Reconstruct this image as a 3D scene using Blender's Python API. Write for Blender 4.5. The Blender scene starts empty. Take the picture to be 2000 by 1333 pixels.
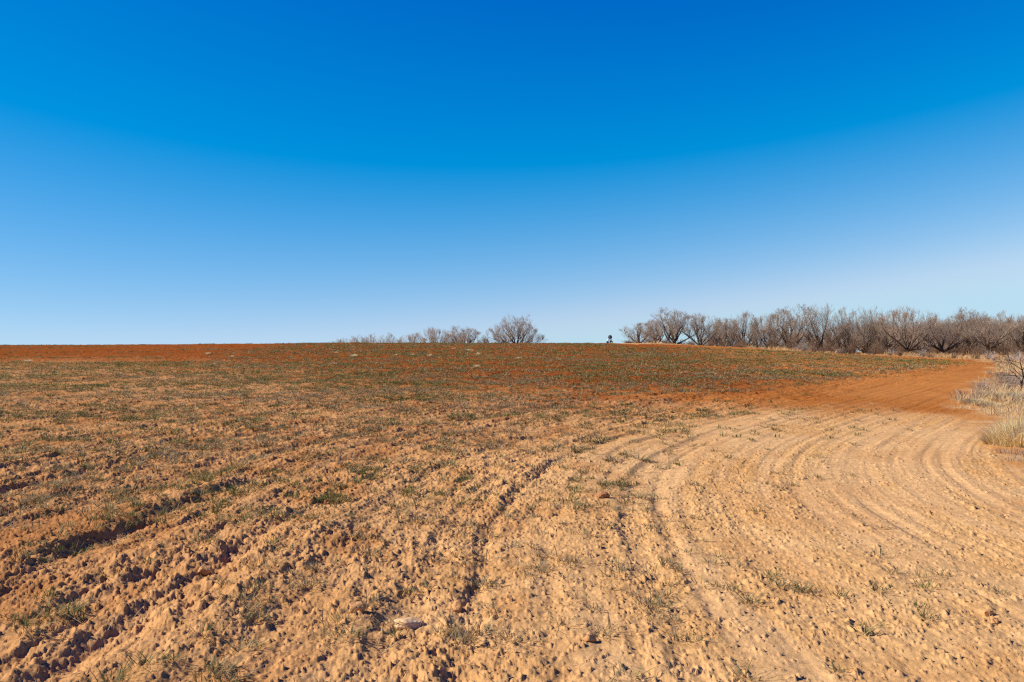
import bpy, math, random
import numpy as np
S = bpy.context.scene
C = S.collection
R = math.radians

# ------------------------------------------------------------------ camera, sky, sun, exposure
CAM_H = 2.0
F_PX = 1944.0                     # 35 mm lens seen on a 2000 px wide frame
EYE_ROW = 685.0                   # image row of eye level in that frame
cam = bpy.data.cameras.new('camera')
camo = bpy.data.objects.new('camera', cam); C.objects.link(camo); S.camera = camo
cam.lens = 35.0; cam.sensor_width = 36.0
cam.clip_start = 0.05; cam.clip_end = 20000
camo.location = (0, 0, CAM_H)
camo.rotation_euler = (math.pi/2 + math.atan((EYE_ROW-666.5)/F_PX), 0, 0)
cam.dof.use_dof = True
cam.dof.focus_distance = 17.0
cam.dof.aperture_fstop = 6.3

SUN_AZ, SUN_EL = -88.0, 33.0      # azimuth from +Y towards +X, elevation
SKY_GRADE = ((1.04, 1.12, 2.80), (0.85, 0.98, 1.58), (0.0, 0.72, 1.84))   # offset, power, gain for red, green, blue
w = bpy.data.worlds.new('World'); S.world = w; w.use_nodes = True
wn = w.node_tree
sky = wn.nodes.new('ShaderNodeTexSky'); sky.sky_type = 'NISHITA'; sky.sun_disc = False
sky.sun_elevation = R(SUN_EL); sky.sun_rotation = R(SUN_AZ)
sky.altitude = 600; sky.air_density = 1.0; sky.dust_density = 0.0; sky.ozone_density = 8.0
# polarised winter sky: the deep band leans a little to the left, and reds and greens fall off faster with height
tc = wn.nodes.new('ShaderNodeTexCoord'); sp_ = wn.nodes.new('ShaderNodeSeparateXYZ'); cb = wn.nodes.new('ShaderNodeCombineXYZ')
ma = wn.nodes.new('ShaderNodeMath'); ma.operation = 'MULTIPLY_ADD'; ma.inputs[1].default_value = -0.095
mb = wn.nodes.new('ShaderNodeMath'); mb.operation = 'ADD'; mb.inputs[1].default_value = 0.052
wn.links.new(tc.outputs['Generated'], sp_.inputs[0]); wn.links.new(sp_.outputs[0], cb.inputs[0]); wn.links.new(sp_.outputs[1], cb.inputs[1])
wn.links.new(sp_.outputs[0], ma.inputs[0]); wn.links.new(sp_.outputs[2], ma.inputs[2]); wn.links.new(ma.outputs[0], mb.inputs[0]); wn.links.new(mb.outputs[0], cb.inputs[2])
wn.links.new(cb.outputs[0], sky.inputs[0])
sc_ = wn.nodes.new('ShaderNodeSeparateColor'); cc_ = wn.nodes.new('ShaderNodeCombineColor')
wn.links.new(sky.outputs[0], sc_.inputs[0])
for ch, (sub, pw, mul) in enumerate(SKY_GRADE):
    a1 = wn.nodes.new('ShaderNodeMath'); a1.operation = 'SUBTRACT'; a1.inputs[1].default_value = sub; a1.use_clamp = False
    a2 = wn.nodes.new('ShaderNodeMath'); a2.operation = 'MAXIMUM'; a2.inputs[1].default_value = 0.0
    a3 = wn.nodes.new('ShaderNodeMath'); a3.operation = 'POWER'; a3.inputs[1].default_value = pw
    a4 = wn.nodes.new('ShaderNodeMath'); a4.operation = 'MULTIPLY'; a4.inputs[1].default_value = mul
    wn.links.new(sc_.outputs[ch], a1.inputs[0]); wn.links.new(a1.outputs[0], a2.inputs[0]); wn.links.new(a2.outputs[0], a3.inputs[0])
    wn.links.new(a3.outputs[0], a4.inputs[0]); a5 = wn.nodes.new('ShaderNodeMath'); a5.operation = 'SMOOTH_MIN'; a5.inputs[1].default_value = (3.95, 5.75, 7.2)[ch]; a5.inputs[2].default_value = 1.2
    wn.links.new(a4.outputs[0], a5.inputs[0]); wn.links.new(a5.outputs[0], cc_.inputs[ch])
wn.links.new(cc_.outputs[0], wn.nodes['Background'].inputs[0])
wn.nodes['Background'].inputs[1].default_value = 0.0737

sun = bpy.data.lights.new('sun', 'SUN'); suno = bpy.data.objects.new('sun', sun); C.objects.link(suno)
sun.energy = 4.6; sun.angle = R(0.5); sun.color = (1.0, 0.95, 0.87)
suno.rotation_euler = (math.pi/2 - R(SUN_EL), 0, math.pi - R(SUN_AZ))
S.view_settings.view_transform = 'Standard'; S.view_settings.look = 'None'
S.view_settings.exposure = 0.78; S.view_settings.gamma = 1.0
S.cycles.max_bounces = 4
S.cycles.use_denoising = False
S.cycles.filter_width = 1.3

# ------------------------------------------------------------------ helpers
def tag(o, label=None, cat=None, group=None, kind=None):
    if label: o['label'] = label
    if cat: o['category'] = cat
    if group: o['group'] = group
    if kind: o['kind'] = kind
    return o

def link(name, me, parent=None, mat=None):
    o = bpy.data.objects.new(name, me)
    C.objects.link(o)
    if parent is not None: o.parent = parent
    if mat is not None and me is not None and len(me.materials) == 0: me.materials.append(mat)
    return o

def empty(name, loc, rz=0.0, sc=1.0):
    o = bpy.data.objects.new(name, None); C.objects.link(o)
    o.location = loc; o.rotation_euler = (0, 0, rz)
    o.scale = (sc, sc, sc) if not isinstance(sc, tuple) else sc
    o.empty_display_size = 0.2
    return o

def mesh_np(name, V, loops, starts, totals, smooth=False):
    me = bpy.data.meshes.new(name)
    V = np.asarray(V, dtype=np.float32)
    me.vertices.add(len(V)); me.vertices.foreach_set('co', V.ravel())
    me.loops.add(len(loops)); me.loops.foreach_set('vertex_index', np.asarray(loops, dtype=np.int32))
    me.polygons.add(len(starts)); me.polygons.foreach_set('loop_start', np.asarray(starts, dtype=np.int32))
    if smooth: me.polygons.foreach_set('use_smooth', np.ones(len(starts), dtype=bool))
    me.update(calc_edges=True)
    me.validate()
    return me

def quads_mesh(name, V, Q, smooth=False):
    Q = np.asarray(Q, dtype=np.int32)
    n = len(Q)
    return mesh_np(name, V, Q.ravel(), np.arange(n)*Q.shape[1], np.full(n, Q.shape[1]), smooth)

def attr(me, name, arr):
    a = me.attributes.new(name, 'FLOAT', 'POINT'); a.data.foreach_set('value', np.asarray(arr, dtype=np.float32))

def attr_col(me, name, arr):
    a = me.attributes.new(name, 'FLOAT_COLOR', 'POINT')
    c = np.ones((len(arr), 4), dtype=np.float32); c[:, :3] = arr
    a.data.foreach_set('color', c.ravel())

def h2(ix, iy, seed):
    h = (ix.astype(np.int64)*374761393 + iy.astype(np.int64)*668265263 + seed*974634777) & 0xFFFFFFFF
    h = ((h ^ (h >> 13))*1274126177) & 0xFFFFFFFF
    h = ((h ^ (h >> 15))*2246822519) & 0xFFFFFFFF
    h = (h ^ (h >> 13))
    return ((h & 0xFFFFFF)/16777216.0).astype(np.float32)

def vnoise(x, y, seed=0):
    x = np.asarray(x, dtype=np.float64); y = np.asarray(y, dtype=np.float64)
    x, y = np.broadcast_arrays(x, y)
    ix = np.floor(x); iy = np.floor(y)
    fx = x-ix; fy = y-iy
    fx = fx*fx*fx*(fx*(fx*6-15)+10); fy = fy*fy*fy*(fy*(fy*6-15)+10)
    ix = ix.astype(np.int64); iy = iy.astype(np.int64)
    a = h2(ix, iy, seed); b = h2(ix+1, iy, seed); c = h2(ix, iy+1, seed); d = h2(ix+1, iy+1, seed)
    return (a+(b-a)*fx)*(1-fy) + (c+(d-c)*fx)*fy

def fbm(x, y, seed=0, oct=3, gain=0.5):
    s = 0; a = 1; t = 0
    for k in range(oct):
        s = s + a*vnoise(x*2.03**k+7.1*k, y*2.03**k-3.7*k, seed+k*17); t += a; a *= gain
    return s/t

def sst(a, b, x):
    t = np.clip((np.asarray(x, dtype=np.float64)-a)/(b-a), 0, 1)
    return t*t*(3-2*t)

# ------------------------------------------------------------------ lie of the land
def macro(x, y):
    x = np.asarray(x, dtype=np.float64); y = np.asarray(y, dtype=np.float64)
    hc = 2.87 - 0.26*sst(-12, -70, x) - 1.45*sst(14, 47, x)
    t = np.clip((y-13)/107.0, 0, 1)
    prof = t - 0.035*np.sin(t*math.pi*2)*0.5
    z = hc*prof
    yc = 121 + 75*sst(4, 40, x)
    over = np.maximum(y-yc, 0)
    z = z - 13*(1-np.exp(-(over/190)**1.6)) 
    z = z + 0.10*(fbm(x/16, y/16, 5, 2)-0.5)*sst(14, 40, y) + 0.5*(fbm(x/120, y/120, 8, 2)-.5)*sst(150, 400, np.hypot(x, y))
    z = z - 1.5*sst(60, 400, -y)
    return z

def at(px, py, zoff=0.0):
    """world point on the land under a spot of the photograph"""
    dx = (px-1000)/F_PX; dz = -(py-EYE_ROW)/F_PX
    ys = np.geomspace(4, 240, 6000)
    g = macro(dx*ys, ys); ray = CAM_H+dz*ys
    k = np.argmax(ray <= g)
    if ray[k] > g[k]: k = int(np.argmin(ray-g))
    y = ys[k]
    return (dx*y, y, float(g[k]))

def bend(y):
    return 0.65*3*np.log1p(np.exp(np.clip((np.asarray(y, dtype=np.float64)-17.5)/3, -30, 30)))

def bend_d(y):
    return 0.65/(1+np.exp(-np.clip((np.asarray(y, dtype=np.float64)-17.5)/3, -30, 30)))

def track_u(x, y):
    return (x-bend(y))/np.sqrt(1+bend_d(y)**2)

E_pts = [at(2060, 1020), at(2000, 965), at(1950, 880), at(1905, 832), at(1868, 792), at(1892, 766), at(1930, 740), at(1952, 715)]
E_y = np.array([p[1] for p in E_pts]+[95.0, 130.0]); E_x = np.array([p[0] for p in E_pts]+[44.0, 75.0])
o_ = np.argsort(E_y); E_y = E_y[o_]; E_x = E_x[o_]
F_pts = [at(1225, 673), at(1340, 674.5), at(1420, 678), at(1550, 686), at(1700, 694), at(1850, 701), at(1945, 706)]
F_x = np.array([-400.0, 6.0]+[p[0] for p in F_pts]+[90.0]); F_y = np.array([165.0, 165.0]+[min(p[1], 131.0) for p in F_pts]+[F_pts[-1][1]-2])
print('edge', list(zip(E_x.round(1), E_y.round(1))), list(zip(F_x.round(1), F_y.round(1))))

def verge_d(x, y):
    """metres past the edge of the ploughed field (negative inside)"""
    wob = 0.9*(fbm(x/1.6, y/1.6, 31, 3)-0.5)
    a = x-np.interp(y, E_y, E_x, left=E_x[0])
    b = (y-np.interp(x, F_x, F_y))*0.6
    return np.maximum(a, b) + wob*np.clip(y/20, .5, 3)

def dry_mask(x, y):
    yb = np.interp(x, [-25, -12, -4, 2, 7, 10, 12.5, 16], [60, 50, 38, 30.5, 28.5, 26.5, 24.3, 22.5])
    soft = np.interp(x, [-20, 0, 8, 14], [18, 12, 6.0, 3.2])
    n = (fbm(x/1.2, y/2.0, 41, 5, .65)-.5)*(soft*1.2+2.0)
    return 1-sst(-1, 1, (y-yb+n)/soft)

def crop_density(x, y):
    u = track_u(x, y)
    near = np.interp(u, [-6, -2.0, 0.6, 2.2, 4.5], [1.0, 0.85, 0.5, 0.17, 0.06])
    near = np.where(y > 17, np.maximum(near, 0.34*sst(17, 24, y)*sst(11, 7, u)*sst(-2, .5, -(x-10))), near)
    far = np.ones_like(near)
    xr = np.interp(y, [28, 31, 35, 42, 50, 58, 72, 92], [-2, 2, 7.8, 13.5, 19.5, 24.5, 33, 42])
    far = far*sst(2.5, -2.5, x-xr + 2.5*(fbm(x/3, y/3, 55, 2)-.5))
    band = sst(27, 29, y)*sst(35.5, 32.5, y)*sst(1.5, 3.5, x)         # ploughed bare strip at the dry/red seam
    d = near*(1-sst(27, 35, y)) + far*sst(27, 35, y)
    d = d*(1-0.85*band)
    m = verge_d(x, y)
    d = d*(1-.35*sst(62, 85, y))*(1-.55*sst(20, 34, x))
    d = d*sst(-1.0, -3.0, m + (6.5+5*sst(8, 14, x)*sst(45, 36, x))*sst(70, 105, y) + 3*(fbm(x/4, y/8, 66, 2)-.5))
    xl = -15.5-(y-62)*0.14
    lb = sst(59, 63, y + 3*(fbm(x/6, y/6, 57, 2)-.5))*sst(0, 6, xl-x)
    streak = 0.55*sst(.56, .70, fbm(x/9, y/2.2, 58, 2))
    d = d*(1-lb) + lb*streak*0.8
    d = np.maximum(d, .8*sst(114, 119, y)*sst(-12, -20, x)*sst(.45, .6, fbm(x/4, y/4, 61, 2)))
    d = d*(0.55 + 0.9*sst(.35, .65, fbm(x/5, y/2.5, 59, 3)))
    return np.clip(d, 0, 1.6)

# ------------------------------------------------------------------ materials
def new_mat(name):
    m = bpy.data.materials.new(name); m.use_nodes = True
    b = m.node_tree.nodes['Principled BSDF']; b.inputs['Roughness'].default_value = 0.9
    b.inputs['Specular IOR Level'].default_value = 0.03
    return m, m.node_tree, b

def N(nt, typ, **kw):
    n = nt.nodes.new(typ)
    for k, v in kw.items(): setattr(n, k, v)
    return n

def mixc(nt, fac, a, b, mode='MIX'):
    n = nt.nodes.new('ShaderNodeMix'); n.data_type = 'RGBA'; n.blend_type = mode
    for sock, v in ((n.inputs[0], fac), (n.inputs[6], a), (n.inputs[7], b)):
        if isinstance(v, bpy.types.NodeSocket): nt.links.new(v, sock)
        elif isinstance(v, (int, float)): sock.default_value = v
        else: sock.default_value = (*v, 1)
    return n.outputs[2]

def noise(nt, scale, detail=4, rough=0.6, vec=None):
    n = nt.nodes.new('ShaderNodeTexNoise'); n.inputs['Scale'].default_value = scale
    n.inputs['Detail'].default_value = detail; n.inputs['Roughness'].default_value = rough
    if vec is not None: nt.links.new(vec, n.inputs['Vector'])
    return n.outputs['Fac']

def ramp(nt, src, lo, hi):
    n = nt.nodes.new('ShaderNodeMapRange'); n.interpolation_type = 'SMOOTHSTEP'
    n.inputs['From Min'].default_value = lo; n.inputs['From Max'].default_value = hi
    nt.links.new(src, n.inputs['Value']); return n.outputs['Result']

def soil_material():
    m, nt, b = new_mat('ploughed_soil')
    geo = nt.nodes.new('ShaderNodeNewGeometry').outputs['Position']
    A = {}
    for k in ('dry', 'verge', 'left', 'flat', 'crust', 'moist', 'sandy'):
        a = nt.nodes.new('ShaderNodeAttribute'); a.attribute_name = k; A[k] = a.outputs['Fac']
    n1 = noise(nt, 0.9, 5, .6, geo); n2 = noise(nt, 7.0, 5, .65, geo); n3 = noise(nt, 45.0, 3, .6, geo); n4 = noise(nt, .12, 3, .5, geo)
    dry = mixc(nt, A['left'], (0.66, 0.368, 0.138), (0.50, 0.238, 0.084))
    dry = mixc(nt, ramp(nt, n1, .35, .7), dry, mixc(nt, A['left'], (0.70, 0.415, 0.172), (0.56, 0.285, 0.110)))
    dry = mixc(nt, A['flat'], dry, (0.71, 0.418, 0.178))
    red = mixc(nt, ramp(nt, n4, .35, .65), (0.45, 0.165, 0.040), (0.52, 0.215, 0.060))
    red = mixc(nt, A['left'], red, (0.30, 0.085, 0.020))
    red = mixc(nt, A['sandy'], red, (0.54, 0.205, 0.052))
    red = mixc(nt, A['moist'], red, (0.42, 0.140, 0.030))
    c = mixc(nt, A['dry'], red, dry)
    c = mixc(nt, A['verge'], c, mixc(nt, ramp(nt, n1, .4, .62), (0.55, 0.24, 0.07), (0.64, 0.40, 0.18)))
    c = mixc(nt, ramp(nt, n2, .25, .75), mixc(nt, .75, c, (0.62, 0.60, 0.58), 'MULTIPLY'), c)
    c = mixc(nt, ramp(nt, n3, .3, .7), mixc(nt, .5, c, (0.72, 0.70, 0.68), 'MULTIPLY'), c)
    c = mixc(nt, A['crust'], c, mixc(nt, 1.0, c, (0.88, 0.80, 0.74), 'MULTIPLY'))
    nt.links.new(c, b.inputs['Base Color'])
    b.inputs['Roughness'].default_value = 0.95; b.inputs['Specular IOR Level'].default_value = 0.0
    bp = nt.nodes.new('ShaderNodeBump'); bp.inputs['Strength'].default_value = 0.75; bp.inputs['Distance'].default_value = 0.012
    nt.links.new(noise(nt, 34.0, 6, .75, geo), bp.inputs['Height']); nt.links.new(bp.outputs[0], b.inputs['Normal'])
    return m

def attr_mat(name, rough=0.8, trans=0.0, attrname='col', spec=.04):
    m, nt, b = new_mat(name)
    a = nt.nodes.new('ShaderNodeAttribute'); a.attribute_name = attrname
    geo = nt.nodes.new('ShaderNodeNewGeometry').outputs['Position']
    c = mixc(nt, ramp(nt, noise(nt, 9.0, 3, .6, geo), .3, .7), mixc(nt, .5, a.outputs['Color'], (.7, .7, .7), 'MULTIPLY'), a.outputs['Color'])
    nt.links.new(c, b.inputs['Base Color']); b.inputs['Roughness'].default_value = rough
    b.inputs['Specular IOR Level'].default_value = spec
    if trans:
        tr = nt.nodes.new('ShaderNodeBsdfTranslucent'); nt.links.new(c, tr.inputs['Color'])
        mx = nt.nodes.new('ShaderNodeMixShader'); mx.inputs[0].default_value = trans
        out = nt.nodes['Material Output']
        nt.links.new(b.outputs[0], mx.inputs[1]); nt.links.new(tr.outputs[0], mx.inputs[2]); nt.links.new(mx.outputs[0], out.inputs['Surface'])
    return m

def plain_mat(name, c1, c2, scale=3.0, rough=0.85, metallic=0.0, bump=0.0, spec=.05):
    m, nt, b = new_mat(name)
    tc = nt.nodes.new('ShaderNodeTexCoord').outputs['Object']
    nt.links.new(mixc(nt, ramp(nt, noise(nt, scale, 5, .65, tc), .3, .7), c1, c2), b.inputs['Base Color'])
    b.inputs['Roughness'].default_value = rough; b.inputs['Metallic'].default_value = metallic; b.inputs['Specular IOR Level'].default_value = spec
    if bump:
        bp = nt.nodes.new('ShaderNodeBump'); bp.inputs['Strength'].default_value = .7; bp.inputs['Distance'].default_value = bump
        nt.links.new(noise(nt, scale*4, 5, .7, tc), bp.inputs['Height']); nt.links.new(bp.outputs[0], b.inputs['Normal'])
    return m

# ------------------------------------------------------------------ ground: one sheet with real furrows and clods
def clods(x, y, size, seed, prob, flat=0.62, rlo=.22, rhi=.52):
    """height of rounded lumps scattered one to a cell"""
    out = np.zeros(x.shape, dtype=np.float32)
    gx = x/size; gy = y/size
    ix = np.floor(gx).astype(np.int64); iy = np.floor(gy).astype(np.int64)
    for dx in (-1, 0, 1):
        for dy in (-1, 0, 1):
            cx = ix+dx; cy = iy+dy
            p = h2(cx, cy, seed); live = p < prob
            if not live.any(): continue
            idx = np.nonzero(live)[0]
            cx = cx[idx]; cy = cy[idx]
            px = cx+0.5+(h2(cx, cy, seed+1)-.5)*.8; py = cy+.5+(h2(cx, cy, seed+2)-.5)*.8
            r = rlo+(rhi-rlo)*h2(cx, cy, seed+3)**1.6
            ang = h2(cx, cy, seed+4)*6.283; el = 0.65+.35*h2(cx, cy, seed+5)
            ex = gx[idx]-px; ey = gy[idx]-py
            ca = np.cos(ang); sa = np.sin(ang)
            a = (ex*ca+ey*sa)/r; b_ = (-ex*sa+ey*ca)/(r*el)
            # faceted outline
            th = np.arctan2(b_, a)
            rr = (a*a+b_*b_)*(1+.22*np.sin(3*th+ang*7)+.14*np.sin(5*th+ang*3))
            ph = h2(cx, cy, seed+7)*6.283
            top = np.clip(.80+.55*(a*np.cos(ph)+b_*np.sin(ph)), .1, 1.4)
            hgt = np.minimum(np.clip((1-rr)*2.4, 0, 1.0), top)*r*flat*.85*(.5+1.0*h2(cx, cy, seed+6)**1.5)
            out[idx] = np.maximum(out[idx], hgt)
    return out*size

def rough_of(x, y):
    """0 = rolled smooth, 1 = cloddy, following the passes of the plough"""
    u = track_u(x, y)
    base = np.interp(u, [-7, -1, 1.0, 2.5, 4.5, 7], [1.0, .85, .56, .36, .27, .25])
    st = sst(.36, .62, fbm(u/0.55, y/7, 71, 2))
    pat = sst(.35, .65, fbm(x/1.3, y/1.3, 72, 3))
    right = sst(-1.0, 3.0, u)
    r = base*((1-right)*(.55+.45*pat+.25*st) + right*(.12+.6*st+.8*pat*st))
    lane = sst(.50, .62, fbm(u/1.2, y/11, 75, 2))*sst(-1.5, 1, u)
    return np.clip(r*(1-.85*lane), 0.02, 1.3)

RUTS = [(-7.4, .090, .15, 11, 20), (-6.1, .04, .12, 5, 30), (-4.5, .085, .14, 5, 22), (-3.6, .04, .10, 5, 22), (-2.85, .105, .13, 4, 12), (-2.1, .04, .09, 5, 26),
        (-1.35, .035, .07, 5, 24), (-1.0, .045, .08, 3, 24), (-.4, .075, .09, 3, 20), (.25, .045, .08, 4, 26), (.62, .03, .06, 4, 26), (1.05, .04, .08, 5, 26), (1.5, .026, .06, 4, 20),
        (2.3, .020, .07, 4, 40), (3.4, .030, .08, 4, 44), (3.75, .018, .05, 6, 44), (4.7, .022, .07, 5, 44), (5.6, .018, .06, 6, 46), (6.3, .018, .06, 8, 46)]
def detail(x, y):
    d = np.hypot(x, y)
    u = track_u(x, y)
    m = verge_d(x, y)
    infield = sst(.5, -.5, m)
    R_ = rough_of(x, y)
    left = sst(3.0, -3.0, u)
    # furrows along the pass
    f = (fbm(u/0.62, y/9, 101, 2)-.5)*(.030+.095*left) + (fbm(u/1.9, y/14, 102, 2)-.5)*(.035+.10*left) + (fbm(u/.15, y/4, 110, 3)-.5)*.021*(1-.5*left)
    tracks = np.abs(((u/0.34+.15*fbm(u, y/5, 103, 2)) % 1.0)-.5)*2
    gate = sst(.50, .60, fbm(u/1.1+3, y/9, 104, 2))
    f = f - gate*.009*(1-sst(.2, .7, tracks))*(1-.5*left)
    # one deep ridge to the left, as ploughed
    sel = np.nonzero((y > 2) & (y < 54) & (np.abs(x) < 45))[0]
    if len(sel):
        ys = y[sel]; us = u[sel]; g = np.zeros(len(sel))
        wig = .10*(fbm(ys/.25, us/.3, 40, 2)-.5); lump_ = .45+1.1*fbm(ys/.18, us/.12, 44, 2)
        for i, (u0, dep, wd, y0, y1) in enumerate(RUTS):
            k = np.nonzero((np.abs(us-u0) < wd*5+.25) & (ys > y0) & (ys < y1+6))[0]
            if not len(k): continue
            yk = ys[k]
            brk = .28+.72*sst(.34, .58, fbm(yk/.9+9.7*i, yk*0+3, 12+i, 3))
            uw = us[k]-u0+.16*(fbm(yk/2.2+5*i, yk*0, 29+i, 2)-.5)+wig[k]
            win = sst(y0, y0+1.5, yk)*sst(y1+6, y1, yk)
            g[k] += dep*(.34 if -2 < u0 < 2 else (.24 if u0 > 0 else .42))*(.70*np.exp(-((uw+1.7*wd)/wd)**2)*lump_[k] - np.exp(-(uw/wd)**2)*(1.5-.5*lump_[k]))*brk*win
        f[sel] += g
    f = f*infield*(1-.6*sst(20, 60, y))
    und = (fbm(x/2.2, y/2.2, 105, 3)-.5)*.10*(.4+.6*left) + (fbm(u/.20, y/.8, 106, 4, .66)-.5)*(.030+.078*left)*(.10+.90*R_) + (1-np.abs(fbm(x/.30, y/.30, 107, 3)*2-1)*3.0).clip(-1, 1)*.018*R_*(.35+left)
    return f, und, R_, infield, left

GRID = {}
def build_ground():
    r = [0.4]
    while r[-1] < 8.5: r.append(r[-1]+max(0.02, .08*r[-1]))
    while r[-1] < 70: r.append(r[-1]*(1+NR))
    while r[-1] < 150: r.append(r[-1]*(1+NR*1.7))
    while r[-1] < 400: r.append(r[-1]*1.012)
    while r[-1] < 9000: r.append(r[-1]*1.08)
    r = np.array(r)
    core = np.linspace(R(-33), R(33), NC)
    side = R(33)+np.cumsum(np.minimum(0.0008*1.05**np.arange(400), .03)); side = side[side < math.pi]
    th = np.concatenate([-side[::-1], core, side])
    rr, tt = np.meshgrid(r, th, indexing='ij')
    x = (rr*np.sin(tt)).ravel(); y = (rr*np.cos(tt)).ravel()-4.0
    n, k = len(r), len(th)
    print('ground verts', n*k)
    z = macro(x, y)
    d = np.hypot(x, y)
    f, und, R_, infield, left = detail(x, y)
    fade = sst(400, 140, d)
    wx = x+.11*(fbm(x/.09, y/.09, 201, 3, .6)-.5); wy = y+.11*(fbm(x/.09+9, y/.09, 202, 3, .6)-.5)
    bigp = .10*left+.16*left*R_+.05*R_
    h = np.zeros(len(x), dtype=np.float32)
    for size, seed, prob, maxd, fl in ((.22, 311, (.008+.035*left)*R_, 160, .32), (.12, 321, .07*R_**1.5+.15*R_*left, 75, .50), (.058, 351, .05+.55*R_, 22, .8),
                                   (.075, 331, .03+.50*R_, 40, .75), (.04, 341, .10+.70*R_, 20, .9)):
        s = np.nonzero((d < maxd) & (np.abs(tt.ravel()) < R(60)))[0]
        p = (prob if np.ndim(prob) else np.full(len(x), prob))[s]
        p = p*np.where(infield[s] > .5, 1, .35)
        c = clods(wx[s], wy[s], size, seed, p, fl)
        c = c*sst(maxd, maxd*.8, d[s])
        h[s] = h[s]*0.75 + np.maximum(c, h[s]*.25)
    # fine crumbs on top
    s = np.nonzero((d < 30))[0]
    h[s] += (fbm(x[s]/.055, y[s]/.055, 401, 3, .65)-.5)*.034*(.22+.78*R_[s])
    z = z + (f+und)*fade + h*(1-.3*sst(60, 150, y))*1.0
    V = np.stack([x, y, z], 1)
    ii = np.arange(n-1)[:, None]*k; jj = np.arange(k)[None, :]
    jn = (jj+1) % k
    Q = np.stack([ii+jj, ii+k+jj, ii+k+jn, ii+jn], -1).reshape(-1, 4)[:, ::-1]
    me = quads_mesh('ground', V, Q, smooth=True)
    attr(me, 'dry', dry_mask(x, y)); attr(me, 'verge', sst(-.6, .6, verge_d(x, y)))
    attr(me, 'left', sst(3.5, -6.0, track_u(x, y) - .35*np.maximum(y-30, 0)*sst(0, 20, -x)))
    pb = np.interp(x, [0, 7, 10, 12.5, 16], [33, 30, 27.5, 24.8, 23])
    wb = y-pb+2.5*(fbm(x/2.5, y/2.5, 43, 4)-.5)
    attr(me, 'moist', .9*sst(-.5, 1.5, wb)*sst(9, 3, wb)*sst(-12, 3, x))
    attr(me, 'sandy', sst(3, 12, wb)*sst(6, 16, x-.10*(y-30))*(.6+.4*fbm(x/3, y/5, 44, 3)))
    attr(me, 'flat', sst(.30, .08, R_)*sst(40, 25, y)*(1-left*.6))
    attr(me, 'crust', sst(.55, .72, fbm(x/.8, y/2.0, 501, 3))*(.5*left+.5)*infield)
    GRID['r'] = r; GRID['t'] = th; GRID['z'] = z.reshape(n, k)
    o = link('ground', me, mat=soil_material()); tag(o, kind='structure')
    return o

NC, NR = 1900, 0.0026
build_ground()

# ------------------------------------------------------------------ ground height for objects (no clods)
def gz(x, y):
    x = np.atleast_1d(np.asarray(x, dtype=np.float64)); y = np.atleast_1d(np.asarray(y, dtype=np.float64))
    rr = np.hypot(x, y+4); tt = np.arctan2(x, y+4)
    r, th, Z = GRID['r'], GRID['t'], GRID['z']
    i = np.clip(np.searchsorted(r, rr)-1, 0, len(r)-2); j = np.clip(np.searchsorted(th, tt)-1, 0, len(th)-2)
    a = np.clip((rr-r[i])/(r[i+1]-r[i]), 0, 1); b = np.clip((tt-th[j])/(th[j+1]-th[j]), 0, 1)
    return (Z[i, j]*(1-a)+Z[i+1, j]*a)*(1-b) + (Z[i, j+1]*(1-a)+Z[i+1, j+1]*a)*b

def gz1(x, y): return float(gz(x, y)[0])

# ------------------------------------------------------------------ blades of grass (numpy, many per mesh)
def blades(P, H, W, lean, az, rng, curl=0.6):
    """P (n,3) roots, H heights, W widths, lean tilt, az direction -> vertices and triangles; 5 verts, 3 tris a blade"""
    n = len(P)
    dx = np.cos(az); dy = np.sin(az)
    sx = -dy; sy = dx
    def pt(t):
        out = lean*t+curl*t*t*lean
        up = t*np.sqrt(np.clip(1-(lean*.6)**2, .15, 1))*(1-.35*curl*t*t)
        return np.stack([P[:, 0]+dx*H*out, P[:, 1]+dy*H*out, P[:, 2]+H*up], 1)
    a = pt(0.0); b = pt(0.55); c = pt(1.0)
    s = np.stack([sx, sy, np.zeros(n)], 1)*W[:, None]*.5
    V = np.empty((n, 5, 3)); V[:, 0] = a-s; V[:, 1] = a+s; V[:, 2] = b-s*.85; V[:, 3] = b+s*.85; V[:, 4] = c
    T = np.array([[0, 1, 3], [0, 3, 2], [2, 3, 4]])
    F_ = (np.arange(n)[:, None, None]*5+T[None]).reshape(-1, 3)
    return V.reshape(-1, 3), F_

def scatter(x0, x1, y0, y1, per_m2, fn, rng, wedge=.60):
    n = int((x1-x0)*(y1-y0)*per_m2)
    x = rng.uniform(x0, x1, n); y = rng.uniform(y0, y1, n)
    k = np.abs(x) < wedge*(y+5)
    x = x[k]; y = y[k]
    p = fn(x, y)
    k = rng.random(len(x)) < p
    return x[k], y[k]

GREEN = np.array([[.150, .165, .040], [.175, .190, .050], [.205, .205, .058], [.105, .145, .045]])
OLIVE = np.array([[.320, .245, .090], [.270, .225, .080], [.380, .280, .120]])
STRAW = np.array([[.50, .37, .19], [.42, .29, .14], [.36, .26, .13], [.58, .45, .26]])

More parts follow.
